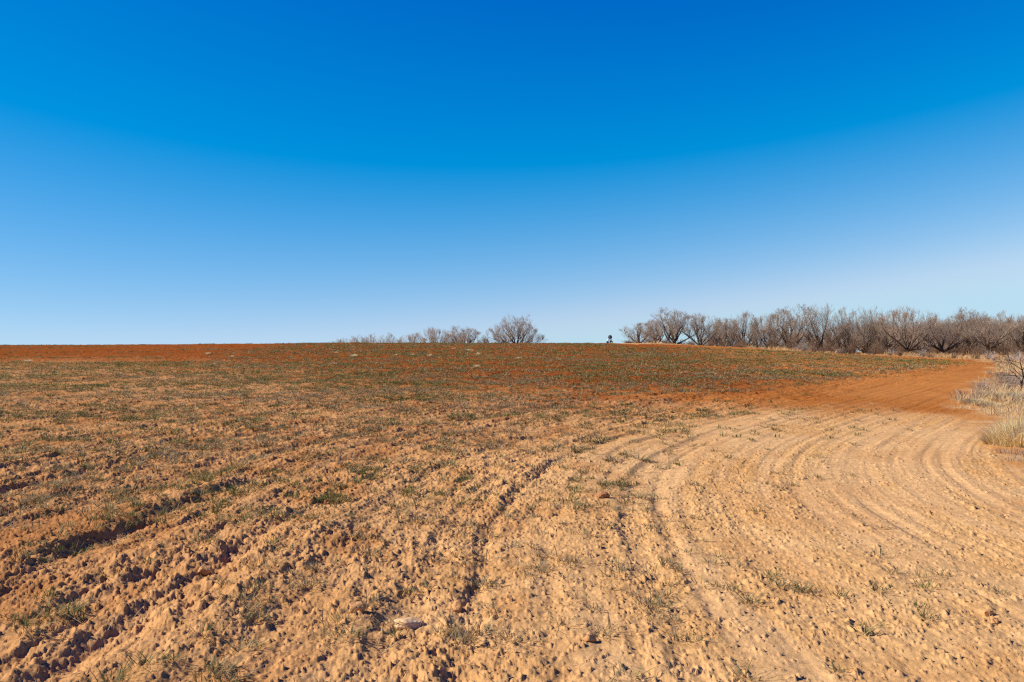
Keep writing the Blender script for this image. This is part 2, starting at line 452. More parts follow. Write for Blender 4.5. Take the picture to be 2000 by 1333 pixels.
def build_crop():
    rng = np.random.default_rng(3)
    Vs, Fs, Cs = [], [], []; off = 0
    bands = [(3.5, 9, 34, 34, .115, .0062), (9, 16, 36, 26, .115, .0080), (16, 28, 30, 20, .13, .012), (28, 45, 24, 16, .12, .018), (45, 75, 15, 13, .115, .030), (75, 127, 10, 12, .11, .048)]
    for (y0, y1, dens, K, H, W) in bands:
        half = .6*(y1+5)
        def fn(x, y):
            dd = crop_density(x, y)
            clump = sst(.40, .68, fbm(x/.38, y/.38, 601, 3))*.9+.10
            line = .45+.55*sst(.40, .6, fbm(track_u(x, y)/.35, y/6, 602, 2))
            return np.clip(dd*np.where(y < 30, clump*line*.85, .12+clump*line*1.1), 0, 1)
        x, y = scatter(-half, half, y0, y1, dens, fn, rng)
        n = len(x)
        z = gz(x, y)
        tone = fbm(x/3.5, y/3.5, 603, 2)+rng.normal(0, .12, n)
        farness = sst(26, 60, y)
        size = rng.uniform(.45, 1.25, n)*(1-.30*sst(-1, 4, track_u(x, y))*(y < 30))
        kk = rng.integers(max(4, K//2), K+1, n)
        ti = np.repeat(np.arange(n), kk); nb = len(ti)
        rad = rng.random(nb)**.7*(.035+.065*size[ti]+.05*sst(16, 30, y[ti]))*(1+.7*farness[ti]); a = rng.uniform(0, 6.283, nb)
        P = np.stack([x[ti]+rad*np.cos(a), y[ti]+rad*np.sin(a), z[ti]+.012], 1)
        az = a+rng.normal(0, .7, nb)
        Hh = H*size[ti]*rng.uniform(.5, 1.2, nb); Ww = W*rng.uniform(.7, 1.3, nb)
        lean = np.clip(rng.normal(.85, .38, nb), .05, 1.5)
        V, F_ = blades(P, Hh, Ww, lean, az, rng)
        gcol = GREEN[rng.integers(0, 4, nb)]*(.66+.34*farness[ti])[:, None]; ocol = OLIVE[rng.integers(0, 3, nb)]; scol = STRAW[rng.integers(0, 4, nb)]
        q = rng.random(nb)+(tone[ti]-.5)*1.3
        near_dead = .10+.32*(1-farness[ti])
        c = np.where((q > 1-near_dead)[:, None], scol*.62, np.where((q > .46-.16*(1-farness[ti]))[:, None], ocol, gcol))
        Vs.append(V); Fs.append(F_+off); off += len(V); Cs.append(np.repeat(c, 5, 0))
    V = np.concatenate(Vs); F_ = np.concatenate(Fs); c = np.concatenate(Cs)
    print('crop blades', len(V)//5)
    me = quads_mesh('crop_grass', V, F_); attr_col(me, 'col', c)
    o = link('crop_grass', me, mat=attr_mat('wheat_blades', .7, .25)); tag(o, kind='stuff')

def build_litter():
    rng = np.random.default_rng(8)
    Vs = []; Cs = []
    for (y0, y1, dens, L, W) in ((3.5, 12, 16, .10, .005), (12, 26, 7, .12, .009), (26, 60, 1.6, .16, .018)):
        half = .6*(y1+5)
        x, y = scatter(-half, half, y0, y1, dens, lambda x, y: np.clip(crop_density(x, y)*.9+.08, 0, 1)*(verge_d(x, y) < 0), rng)
        n = len(x)
        P = np.stack([x, y, gz(x, y)+.02], 1)
        V, F_ = blades(P, L*rng.uniform(.5, 1.5, n), W*rng.uniform(.7, 1.5, n), np.full(n, 1.45), rng.uniform(0, 6.28, n), rng, .1)
        Vs.append(V); Cs.append(np.repeat(STRAW[rng.integers(0, 4, n)], 5, 0))
    V = np.concatenate(Vs); n = len(V)//5
    T = np.array([[0, 1, 3], [0, 3, 2], [2, 3, 4]]); F_ = (np.arange(n)[:, None, None]*5+T[None]).reshape(-1, 3)
    me = quads_mesh('straw_litter', V, F_); attr_col(me, 'col', np.concatenate(Cs))
    o = link('straw_litter', me, mat=bpy.data.materials['wheat_blades']); tag(o, kind='stuff')

build_crop()
build_litter()

# ------------------------------------------------------------------ dry verge grass (stuff)
straw_mat = attr_mat('dry_grass_blades', .75, .6)
def build_verge():
    rng = np.random.default_rng(12)
    Vs, Cs = [], []
    for (y0, y1, x1, dens, K, H, W) in ((10, 26, 24, 14, 30, .24, .009), (26, 70, 55, 8.0, 24, .30, .022), (70, 190, 120, 1.5, 16, .42, .045)):
        def fn(x, y):
            m = verge_d(x, y)
            cl = sst(.42, .62, fbm(x/(1.5+y/30), y/(1.5+y/12), 701, 3))
            return np.clip(sst(-.3, 1.5, m)*(.12+.88*cl)*(m > -.2)*(1-.45*sst(60, 90, y)), 0, 1)*sst(15, 19, x+np.where(y < 60, 20, 0))
        x, y = scatter(3, x1, y0, y1, dens, fn, rng, .66)
        n = len(x)
        size = rng.uniform(.5, 1.3, n)*(.5+.9*sst(.4, .65, fbm(x/4, y/4, 702, 2)))
        kk = rng.integers(K//2, K+1, n); ti = np.repeat(np.arange(n), kk); nb = len(ti)
        rad = rng.random(nb)*.16*(1+y0/40); a = rng.uniform(0, 6.283, nb)
        P = np.stack([x[ti]+rad*np.cos(a), y[ti]+rad*np.sin(a), gz(x, y)[ti]], 1)
        V, F_ = blades(P, H*size[ti]*rng.uniform(.5, 1.2, nb), W*rng.uniform(.7, 1.3, nb), np.clip(rng.normal(.4, .3, nb), .02, 1.3), a+rng.normal(0, .8, nb), rng)
        tone = fbm(x/6, y/9, 703, 2)[ti]
        pal = np.array([[.84, .62, .30], [.78, .56, .26], [.88, .68, .37], [.66, .45, .22]])[rng.integers(0, 4, nb)]
        grey = np.array([[.46, .35, .23], [.40, .30, .20], [.52, .41, .27]])[rng.integers(0, 3, nb)]
        c = np.where((tone > .57+.2*(y0 > 60))[:, None], grey, pal*(np.array([.86, .78, .70]) if y0 > 60 else 1.0))
        Vs.append(V); Cs.append(np.repeat(c, 5, 0))
    V = np.concatenate(Vs); n = len(V)//5
    print('verge blades', n)
    T = np.array([[0, 1, 3], [0, 3, 2], [2, 3, 4]]); F_ = (np.arange(n)[:, None, None]*5+T[None]).reshape(-1, 3)
    me = quads_mesh('dry_verge_grass', V, F_); attr_col(me, 'col', np.concatenate(Cs))
    tag(link('dry_verge_grass', me, mat=straw_mat), kind='stuff')
build_verge()

# ------------------------------------------------------------------ bare trees
def norm(v): return v/np.linalg.norm(v)

def tubes(segs, sides_of):
    """segs: list of polylines [(points, radii)] -> V, F (quads)"""
    Vs, Fs = [], []; off = 0
    for pts, rad in segs:
        pts = np.array(pts); k = len(pts); s = sides_of(rad[0])
        ang = np.arange(s)*2*math.pi/s
        t = norm(pts[-1]-pts[0]); ref = np.array([0, 0, 1.0]) if abs(t[2]) < .9 else np.array([1.0, 0, 0])
        u = norm(np.cross(t, ref)); v = np.cross(t, u)
        ring = np.cos(ang)[:, None]*u+np.sin(ang)[:, None]*v
        V = (pts[:, None, :]+ring[None]*np.array(rad)[:, None, None]).reshape(-1, 3)
        i = np.arange(k-1)[:, None]*s; j = np.arange(s)[None]; jn = (j+1) % s
        Fs.append(np.stack([i+j, i+jn, i+s+jn, i+s+j], -1).reshape(-1, 4)+off)
        Vs.append(V); off += len(V)
    return np.concatenate(Vs), np.concatenate(Fs)

def grow_tree(seed, stems, H=5.5, spread=1.0, lean=0.0, depth=5, kids=3, trunk_h=0.0, r0=.16, low=0.0, twig_r=.011, up=.12):
    rng = random.Random(seed); nr = np.random.default_rng(seed)
    thick, thin = [], []
    LEN = (.90, .42, .20, .10); KID = (9, 6, 4, 0); PTS = (8, 5, 3, 2)
    up0 = .05
    RW = H*.62*spread
    def env(p):
        a_ = math.atan2(p[1], p[0])
        kk = 1+.10*math.sin(3*a_+seed)+.07*math.sin(7*a_+p[2]*2+seed)
        return ((p[0]-lean*H*.5)**2+p[1]**2)/(RW*kk)**2 + ((p[2]-.22*H)/(.80*H*kk))**2
    def branch(p, d, L, r, lev):
        k = PTS[lev]
        pts = [p]; rad = [r]; dd = d
        for i in range(k):
            dd = norm(dd+nr.normal(0, (.12, .10, .09, .08)[lev], 3)+np.array([0, 0, (up0*(1.0 if d[2] > .5 else .6), .05, .05, .02)[lev]]))
            p2 = p+dd*L/k
            if i > 0 and env(p2) > 1: break
            p = p2; pts.append(p); rad.append(max(r*(1-.8*(i+1)/k), twig_r*.6))
        k = len(pts)-1
        rad = [max(r*(1-.85*(i/k)**.8), twig_r*.6) for i in range(k+1)]
        (thick if lev < 1 or r > .05 else thin).append((pts, rad))
        if lev >= 3: return
        for c in range(KID[lev]+(rng.random() < .5)):
            t = rng.uniform(.22 if lev == 0 else .12, 1.0) if c else 1.0
            f = t*k; i = min(int(f), k-1); q = pts[i]+(pts[i+1]-pts[i])*(f-i)
            rr = rad[i]+(rad[i+1]-rad[i])*(f-i)
            bs = norm(pts[i+1]-pts[i]); side = norm(np.cross(bs, nr.normal(0, 1, 3)))
            if side[2] < -.2: side = -side
            a = rng.uniform(.30, .9)
            nd = norm(bs*math.cos(a)+side*math.sin(a))
            branch(q, nd, H*LEN[lev+1]*rng.uniform(.65, 1.2)*(1.1-.3*t), min(max(rr*.6, twig_r), (.2, .075, .022, .010)[lev+1]), lev+1)
    a0 = rng.uniform(0, 6.28)
    base = np.array([0, 0, -.15])
    if trunk_h > 0:
        top = np.array([lean*trunk_h, 0, trunk_h])
        mid = (base+top)/2+nr.normal(0, .08, 3)
        thick.append(([base, mid, top], [r0*1.35, r0*1.1, r0])); base = top
    for s in range(stems):
        a = a0+s*6.283/stems+rng.uniform(-.4, .4)
        tilt = (.10+1.20*((s*0.618+.13) % 1.0)+rng.uniform(-.08, .08))
        if low and s % 3 == 1: tilt = rng.uniform(1.0, 1.25)
        d = norm(np.array([math.cos(a)*math.sin(tilt)+lean*.6, math.sin(a)*math.sin(tilt), math.cos(tilt)]))
        branch(base+nr.normal(0, .04, 3)*np.array([1, 1, 0]), d, H*LEN[0]*rng.uniform(.8, 1.15), r0*rng.uniform(.6, 1.1), 0)
    # scale so that the crown is exactly H high
    top = float(np.percentile([p[2] for pts, _ in thin for p in pts], 99.5))
    k = H/top
    sc = lambda segs: [([p*k for p in pts], rad) for pts, rad in segs]
    return sc(thick), sc(thin)

bark = plain_mat('mesquite_bark', (.060, .044, .034), (.115, .082, .058), 4.0, .95)
twigm = plain_mat('mesquite_twigs', (.285, .21, .15), (.40, .305, .215), .7, .95)

variants = []
specs = [  # seed, stems, spread, lean, trunk_h, low, kids
    (57, 17, 1.25, 0.0, 0.15, 1, 3),    # 0 broad dome from the ground
    (23, 11, 1.15, 0.0, 0.30, 0, 3),      # 1 forked
    (3, 11, 1.15, 0.10, 0.45, 0, 3),    # 2
    (24, 10, .95, 0.0, 0.2, 0, 3),       # 3 narrow
    (15, 11, 1.15, -.25, .5, 1, 3),       # 4 leaning left
    (4, 12, 1.15, .12, .25, 1, 3),       # 5
    (8, 10, 1.1, .0, .8, 0, 3),         # 6 single trunk
]
for (sd, st, sp, ln, th_, lo, kd) in specs:
    a, b_ = grow_tree(sd, st, 5.5, sp, ln, 5, kd, th_, .14, lo, twig_r=.0075)
    V, F_ = tubes(a, lambda r: 6); mt = quads_mesh('trunk', V, F_, True); mt.materials.append(bark)
    V2, F2 = tubes(b_, lambda r: 3); mc = quads_mesh('crown', V2, F2, False); mc.materials.append(twigm)
    wid = np.percentile(V2[:, 0], 98)-np.percentile(V2[:, 0], 2)
    cx = (np.percentile(V2[:, 0], 98)+np.percentile(V2[:, 0], 2))/2
    variants.append((mt, mc, wid, cx)); print('tree', sd, len(F_), len(F2), round(wid, 2))

def put_tree(px, Y, top_row, width_px, var, label, flip=1, group=None, name='bare_tree', rz=None):
    x = (px-1000)/F_PX*Y; z = gz1(x, Y)
    H = CAM_H-(top_row-EYE_ROW)/F_PX*Y - z
    W = width_px/F_PX*Y*(1.22 if group == GT else 1.0)
    mt, mc, wid, cx = variants[var]
    sz = H/5.5; sx = W/wid
    sx = min(max(sx, sz*.8), sz*2.1)
    if px == 1008: x -= cx*sx*flip; z = gz1(x, Y)
    t = empty(name, (x, Y, z)); t.scale = (sx*flip, sx, sz)
    if rz is not None: t.rotation_euler.z = rz
    tr = link('trunk', mt, t); cr = link('crown', mc, t)
    tag(t, label, 'tree', group)
    return t

GT = 'bare winter trees along the far field edge'
GS = 'bare trees beyond the crest of the field'
trees = [
 (1248, 150, 631, 50, 3, 'small many-stemmed bare tree, first of the tree row, nearest the farm machine', 1, GT),
 (1281, 156, 621, 52, 1, 'bare tree with thin V-shaped stems, second from the open end of the tree row', -1, GT),
 (1316, 152, 603, 80, 1, 'tall spreading bare tree with a thick forked trunk and round crown, third of the row', 1, GT),
 (1369, 156, 613, 72, 2, 'wide bare tree just right of the tallest fork-trunked tree, low limbs touching brush', -1, GT),
 (1397, 158, 624, 46, 5, 'short dense brown bare tree between two wider trees, fifth in the row', 1, GT),
 (1414, 151, 622, 40, 3, 'bare tree with dark crossing stems at its foot, sixth in the row', -1, GT),
 (1430, 160, 622, 36, 6, 'slim bare tree with one thin stem, seventh in the row', 1, GT),
 (1453, 150, 610, 50, 3, 'upright narrow bare tree with a brown fan crown left of a sky gap', 1, GT),
 (1479, 154, 631, 30, 6, 'smallest slim bare tree, standing in the sky gap of the tree row', -1, GT),
 (1502, 152, 612, 54, 2, 'bare tree leaning over the right side of the sky gap', 1, GT),
 (1542, 146, 597, 84, 1, 'tallest bare tree with a heavy fan of rising limbs, middle of the row', -1, GT),
 (1607, 144, 596, 86, 4, 'big bare tree leaning left with a thick dark bent trunk, right of the tallest', 1, GT),
 (1652, 146, 603, 66, 5, 'bare tree with brown dense crown left of the round sky hole', -1, GT),
 (1692, 142, 602, 74, 0, 'broad bare tree arching over the round sky hole near the ground', 1, GT),
 (1736, 140, 608, 60, 3, 'bare tree just right of the round sky hole, crown merged with its neighbours', -1, GT),
 (1774, 128, 601, 92, 2, 'bare tree with pale forked foot standing in front of the row on sandy ground', -1, GT),
 (1815, 146, 614, 60, 5, 'low bare tree filling the dip between two taller crowns on the right', 1, GT),
 (1843, 130, 622, 84, 4, 'bare tree with a dark trunk leaning far left over the sand', 1, GT),
 (1868, 142, 614, 66, 3, 'bare tree with a thin pale dead limb, behind the far-leaning trunk', 1, GT),
 (1900, 144, 603, 84, 1, 'tall bare tree whose thin top stands above the right-hand crowns', 1, GT),
 (1928, 124, 618, 76, 6, 'bare tree with a short pale single trunk near the right edge', -1, GT),
 (1962, 140, 610, 72, 5, 'bare tree with spiky top next to the last crown at the right', -1, GT),
 (1996, 136, 614, 70, 2, 'last bare tree, cut by the right edge of the photo', 1, GT),
 (2040, 138, 612, 80, 0, 'bare tree beyond the right edge, its twigs reaching into view', 1, GT),
 (1008, 158, 617, 100, 0, 'lone wide bare tree fanning up from the crest, standing apart in the centre', 1, GS),
 (909, 178, 638, 88, 1, 'bare forked tree on the crest, nearest left of the lone wide tree', 1, GS),
 (884, 182, 643, 52, 5, 'small bare tree squeezed between two wider ones on the crest', 1, GS),
 (849, 180, 640, 66, 2, 'bare open-crowned tree on the crest, right of the small brush-like tree', -1, GS),
 (803, 200, 652, 56, 2, 'small brush-like treetop alone between the long low group and two larger trees', 1, GS),
 (757, 205, 652, 56, 5, 'slanting treetop at the right end of the long low group on the crest', 1, GS),
 (733, 210, 654, 58, 5, 'low dense treetop, second from the right end of the low group', -1, GS),
 (708, 212, 656, 54, 0, 'low treetop in the middle of the low group on the crest', 1, GS),
 (686, 214, 658, 50, 5, 'low treetop near the left end of the low group on the crest', 1, GS),
 (661, 222, 662, 40, 6, 'faintest leftmost treetop barely above the crest', 1, GS),
 (944, 200, 660, 24, 6, 'tiny twiggy treetop between the forked crest tree and the lone wide tree', 1, GS),
]
for (px, Y, tr_, wd, v, lb, fl, g) in trees:
    put_tree(px, Y, tr_, wd, v, lb, fl, g)

# dense scrub wood behind the row (reads as one mass)
def build_thicket():
    rng = random.Random(5); nr = np.random.default_rng(5)
    Vs, Fs = [], []; off = 0
    for i in range(64):
        px = rng.uniform(1390, 1660) if i > 54 else rng.uniform(1660, 2120)
        Y = rng.uniform(158, 200)
        x = (px-1000)/F_PX*Y; z = float(macro(x, Y))
        top = np.interp(px, [1380, 1500, 1700, 2120], [644, 640, 628, 622])+rng.uniform(-6, 16)
        H = CAM_H-(top-EYE_ROW)/F_PX*Y-z
        me = variants[rng.randrange(7)][1]; n = len(me.vertices)
        co = np.empty(n*3, dtype=np.float32); me.vertices.foreach_get('co', co); co = co.reshape(-1, 3)
        fa = np.empty(len(me.polygons)*4, dtype=np.int32); me.loops.foreach_get('vertex_index', fa); fa = fa.reshape(-1, 4)
        a = rng.uniform(0, 6.28); ca, sa = math.cos(a), math.sin(a)
        k = H/5.5; kx = k*rng.uniform(1.0, 1.5)
        V = np.stack([(co[:, 0]*ca-co[:, 1]*sa)*kx+x, (co[:, 0]*sa+co[:, 1]*ca)*kx+Y, co[:, 2]*k+z], 1)
        Vs.append(V); Fs.append(fa+off); off += n
    me = quads_mesh('distant_woodland', np.concatenate(Vs), np.concatenate(Fs)); me.materials.append(twigm)
    tag(link('distant_woodland', me), kind='stuff')
build_thicket()

# ------------------------------------------------------------------ shrubs
def grow_shrub(seed, n=70, H=.9, wide=1.5):
    nr = np.random.default_rng(seed); segs = []
    for i in range(n):
        a = nr.uniform(0, 6.283); t = nr.uniform(.1, 1.15)
        d = np.array([math.cos(a)*math.sin(t)*wide, math.sin(a)*math.sin(t)*wide, math.cos(t)+.15])
        L = H*nr.uniform(.55, 1.0)
        p = np.array([nr.normal(0, .08)*wide, nr.normal(0, .08)*wide, -.03]); pts = [p]
        dd = d
        for k in range(4):
            dd = dd+nr.normal(0, .18, 3)+np.array([0, 0, .04]); p = p+dd*L/4; p[2] = max(p[2], .01); pts.append(p)
        segs.append((pts, [.012, .010, .008, .007, .005]))
        for s in range(9):
            i0 = nr.integers(1, 5); q = pts[i0]; e = q+norm(nr.normal(0, 1, 3)+np.array([0, 0, .5]))*L*nr.uniform(.16, .34)
            m_ = (q+e)/2+nr.normal(0, .02, 3)
            segs.append(([q, m_, e], [.008, .006, .004]))
    V, F_ = tubes(segs, lambda r: 3)
    V[:, 2] = np.maximum(V[:, 2], -.05)
    return quads_mesh('shrub', V, F_)
brown_tw = plain_mat('shrub_twigs_brown', (.17, .105, .065), (.26, .165, .10), 1.2, .95)
grey_tw = plain_mat('shrub_twigs_grey', (.27, .20, .155), (.40, .31, .235), 1.2, .95)
shr = [grow_shrub(s, 75) for s in (1, 2, 3)]
shr_b = [m.copy() for m in shr]
for m in shr: m.materials.append(brown_tw)
for m in shr_b: m.materials.append(grey_tw)
GB = 'leafless shrubs on the sandy verge'
shrubs = [  # px, row of its foot, width px, height px, grey?, label
 (1228, 671, 26, 7, 0, 'low dark brush at the very start of the tree row', 134),
 (1245, 671, 18, 10, 0, 'dark round brush in front of the first small tree of the row', 140),
 (1352, 674, 22, 9, 0, 'small shrub on pale sand between the big forked tree and the next', 134),
 (1385, 676, 30, 12, 0, 'brown shrub at the foot of the wide fourth tree', 132),
 (1412, 678, 26, 14, 0, 'dark brown shrub on pale sand, under the crossing stems', 130),
 (1447, 678, 24, 10, 0, 'rusty shrub beneath the upright narrow tree', 131),
 (1568, 684, 46, 18, 1, 'wide grey dome-shaped shrub right of the tallest tree', 126),
 (1605, 687, 34, 12, 0, 'russet shrub right of the wide grey dome shrub', 122),
 (1640, 688, 26, 12, 1, 'greyish shrub under the brown dense crown', 122),
 (1676, 692, 16, 5, 0, 'tiny flat shrub alone on bright sand near the field', 112),
 (1708, 690, 22, 22, 0, 'dark tall shrub right below the round sky hole', 122),
 (1697, 693, 12, 4, 1, 'tiny grey shrub beside the flat one on bright sand', 111),
 (1738, 691, 24, 12, 1, 'pale grey shrub on sand left of the forked-foot tree', 118),
 (1757, 698, 26, 14, 0, 'rounded brown shrub directly left of the forked-foot tree', 108),
 (1800, 696, 34, 14, 1, 'grey shrub right of the forked-foot tree', 110),
 (1818, 702, 30, 9, 0, 'low dark shrub at the field edge below the dip in the trees', 104),
 (1862, 704, 28, 10, 0, 'low russet shrub at the field edge below the leaning trunk', 102),
 (1880, 693, 20, 9, 0, 'small dark shrub in yellow grass near the pale single trunk', 114),
 (1905, 705, 28, 14, 0, 'dark round shrub in the pair at the right field edge', 100),
 (1931, 705, 34, 17, 1, 'taller grey shrub in the pair at the right field edge', 99),
 (1987, 700, 34, 18, 1, 'grey bush behind the small leaning tree at the right edge', 96),
]
for i, (px, row, wd, ht, grey, lb, Y) in enumerate(shrubs):
    x = (px-1000)/F_PX*Y; z = gz1(x, Y)
    H = ht/F_PX*Y; W = wd/F_PX*Y
    t = link('shrub', (shr_b if grey else shr)[i % 3]); t.location = (x, Y, z)
    t.scale = (W/2.3, W/2.3, H/.95); t.rotation_euler.z = i*1.3
    tag(t, lb, 'shrub', GB)

def mass_shrubs(name, spots, mats, seed):
    rng = random.Random(seed); Vs, Fs = [], []; off = 0
    for (x, y, w_, h_) in spots:
        me = shr[rng.randrange(3)]; n = len(me.vertices)
        co = np.empty(n*3, dtype=np.float32); me.vertices.foreach_get('co', co); co = co.reshape(-1, 3)
        fa = np.empty(len(me.polygons)*4, dtype=np.int32); me.loops.foreach_get('vertex_index', fa); fa = fa.reshape(-1, 4)
        a = rng.uniform(0, 6.28); ca, sa = math.cos(a), math.sin(a); z = gz1(x, y)
        Vs.append(np.stack([(co[:, 0]*ca-co[:, 1]*sa)*w_/2.3+x, (co[:, 0]*sa+co[:, 1]*ca)*w_/2.3+y, co[:, 2]*h_/.95+z], 1)); Fs.append(fa+off); off += n
    me = quads_mesh(name, np.concatenate(Vs), np.concatenate(Fs)); me.materials.append(mats)
    tag(link(name, me), kind='stuff')
rng = random.Random(77)
sp = []
for i in range(230):
    px = rng.uniform(1225, 2100) if i < 90 else rng.uniform(1430, 2100); Y = rng.uniform(132, 180)
    x = (px-1000)/F_PX*Y
    if verge_d(np.array([x]), np.array([Y]))[0] > 1.5: sp.append((x, Y, rng.uniform(1.2, 3.2), rng.uniform(.4, 1.3) if i < 90 else rng.uniform(.9, 2.5)))
for px in (1690, 1700, 1712, 1560, 1580): sp.append(((px-1000)/F_PX*165, 165.0, 3.0, 1.6))
mass_shrubs('undergrowth', sp, brown_tw, 4)
sp = [(rng.uniform(9.2, 16), 0, 0, 0) for _ in range(0)]
for i in range(0):
    y = rng.uniform(13, 24); x = np.interp(y, E_y, E_x)+rng.uniform(-.3, 5)
    sp.append((float(x), y, rng.uniform(.5, 1.1), rng.uniform(.05, .13)))
for i in range(50):
    y = rng.uniform(84, 125); x = np.interp(y, E_y, E_x)+rng.uniform(1.5, 25)
    sp.append((float(x), y, rng.uniform(1.0, 2.6), rng.uniform(.3, .8)))
mass_shrubs('dead_weeds', sp, plain_mat('pale_dead_stems', (.48, .37, .29), (.60, .48, .38), 1.2, .95), 5)

# ------------------------------------------------------------------ close things on the right edge
def small_mesquite():
    nr = np.random.default_rng(4); rng = random.Random(9); thick, thin = [], []
    def br(p, d, L, r, lev, dep=4):
        pts = [p]; rad = [r]; dd = norm(d); k = 5
        for i in range(k):
            dd = norm(dd+nr.normal(0, .16, 3)+np.array([0, 0, .02])); p = p+dd*L/k; pts.append(p); rad.append(max(r*(1-.5*(i+1)/k), .004))
        (thick if lev < 2 else thin).append((pts, rad))
        if lev >= dep: return
        for c in range(3+(lev < 2)):
            t = 1.0 if c == 0 else rng.uniform(.3, 1.0); i = min(int(t*k), k-1); q = pts[i+1]
            side = norm(np.cross(norm(pts[i+1]-pts[i]), nr.normal(0, 1, 3))); a = rng.uniform(.3, .8)
            br(q, norm(norm(pts[i+1]-pts[i])*math.cos(a)+side*math.sin(a)), L*rng.uniform(.55, .75), max(rad[i+1]*.65, .006), lev+1)
    b0 = np.array([0, 0, -.1])
    thick.append(([b0, np.array([.01, 0, .15]), np.array([0.02, 0, .36])], [.065, .055, .05]))
    f0 = np.array([0.02, 0, .36])
    # left limb arches over and down-left
    l1 = np.array([-.10, 0, .62]); l2 = np.array([-.27, .05, .83]); l3 = np.array([-.50, .05, .84])
    thick.append(([f0, l1, l2, l3], [.042, .036, .03, .025]))
    br(l3, np.array([-1, .1, -.25]), .55, .022, 1); br(l3, np.array([-.9, .3, .35]), .75, .022, 1); br(l2, np.array([-.6, -.4, .5]), .7, .02, 1)
    r1 = np.array([.12, 0, .75]); r2 = np.array([.06, 0, 1.15]); r3 = np.array([-.04, 0, 1.55])
    thick.append(([f0, r1, r2, r3], [.05, .045, .036, .026]))
    br(r1, np.array([1, .2, .5]), 1.0, .035, 1); br(r2, np.array([-1, .1, .28]), .95, .024, 1); br(r3, np.array([-.2, .1, 1]), .5, .018, 1)
    br(r3, np.array([-1, 0, .45]), .75, .018, 1); br(r2, np.array([.7, -.3, .7]), .8, .022, 1); br(r1, np.array([-.9, -.4, .5]), .9, .022, 1)
    return thick, thin
px, py = 1994, 763
p = at(px, py)
a, b_ = small_mesquite()
t = empty('bare_tree', (p[0], p[1], gz1(p[0], p[1])), 0, 1.0*p[1]*66/F_PX/1.95)
V, F_ = tubes(a, lambda r: 8); link('trunk', quads_mesh('trunk', V, F_, True), t, plain_mat('dark_bark', (.045, .033, .026), (.09, .065, .048), 8, .95))
V, F_ = tubes(b_, lambda r: 4); link('crown', quads_mesh('crown', V, F_), t, bpy.data.materials['dark_bark'])
tag(t, 'little dark bare tree with an arching left limb, at the right edge above pale grass', 'tree')
print('small tree at', p)

def clump(name, px, py, wpx, hpx, n, W, cols, label, cat, group=None, seed=1, ratio=.6, lean_m=.25, mat=None):
    rng = np.random.default_rng(seed); p = at(px, py); Y = p[1]
    w_ = wpx/F_PX*Y/2; H = hpx/F_PX*Y
    a = rng.uniform(0, 6.283, n); r_ = np.sqrt(rng.random(n))
    X = r_*np.cos(a)*w_; Yy = r_*np.sin(a)*w_*ratio
    zz = gz(X+p[0], Yy+p[1])-gz1(p[0], p[1])
    edge = 1-.45*r_**2
    lean = np.clip(rng.normal(lean_m, .2, n)+.35*r_, .02, 1.3)
    V, F_ = blades(np.stack([X, Yy, zz-.01], 1), H*edge*rng.uniform(.55, 1.1, n), W*rng.uniform(.7, 1.3, n), lean, np.where(rng.random(n) < .6, a, rng.uniform(0, 6.28, n)), rng, .4)
    me = quads_mesh(name, V, F_); attr_col(me, 'col', np.repeat(np.array(cols)[rng.integers(0, len(cols), n)], 5, 0))
    o = link(name, me, mat=mat or straw_mat); o.location = (p[0], p[1], gz1(p[0], p[1]))
    tag(o, label, cat, group)
    return o
PALE = [[.95, .78, .42], [.90, .70, .35], [.96, .84, .50], [.84, .64, .32]]
YEL = [[.82, .62, .31], [.76, .57, .28], [.86, .68, .38], [.60, .44, .23]]
GREY = [[.36, .30, .27], [.30, .25, .22], [.42, .35, .31]]
clump('dry_grass_clump', 1995, 870, 124, 78, 1500, .013, PALE, 'large pale straw-coloured grass clump leaning at the right edge', 'grass clump', seed=3, ratio=.7, lean_m=.18)
clump('dry_grass_clump', 1945, 868, 46, 34, 1500, .007, YEL+GREY[:1], 'shorter tan grass tuft at the left foot of the large pale clump', 'grass clump', seed=13, ratio=.7)
GP = 'patches of straw-yellow grass below the brush pile'
clump('dry_grass_clump', 1905, 790, 40, 18, 1400, .016, YEL, 'leftmost yellow grass patch reaching out onto the orange soil', 'grass clump', GP, 4, 1.5, .4)
clump('dry_grass_clump', 1935, 796, 40, 16, 1300, .016, YEL, 'low yellow grass patch in front of the other yellow patches', 'grass clump', GP, 5, 1.5, .4)
clump('dry_grass_clump', 1945, 782, 52, 24, 2000, .016, YEL+PALE, 'widest yellow grass patch directly below the grey brush pile', 'grass clump', GP, 6, 1.5, .35)
clump('dry_grass_clump', 1985, 786, 50, 28, 2000, .016, YEL+GREY, 'greyish yellow grass patch below the little dark bare tree', 'grass clump', GP, 7, 1.5, .35)
clump('dry_grass_clump', 1880, 783, 34, 5, 220, .02, YEL, 'thin scattered straw lying left of the yellow grass on orange soil', 'grass clump', GP, 8, 1.6, .9)
for k, (px, row, wd, ht, lb) in enumerate([(1925, 768, 50, 18, 'grey tangled brush pile left of the little dark bare tree'), (1968, 764, 52, 26, 'grey brush heap touching the little dark bare tree')]):
    p = at(px, row); Y = p[1]
    t = link('brush_pile', shr_b[k]); t.location = (p[0], p[1], gz1(p[0], p[1])); W = wd/F_PX*Y; t.scale = (W/2.0, W/1.6, ht/F_PX*Y/.85)
    tag(t, lb, 'brush pile', 'grey brush by the little tree')

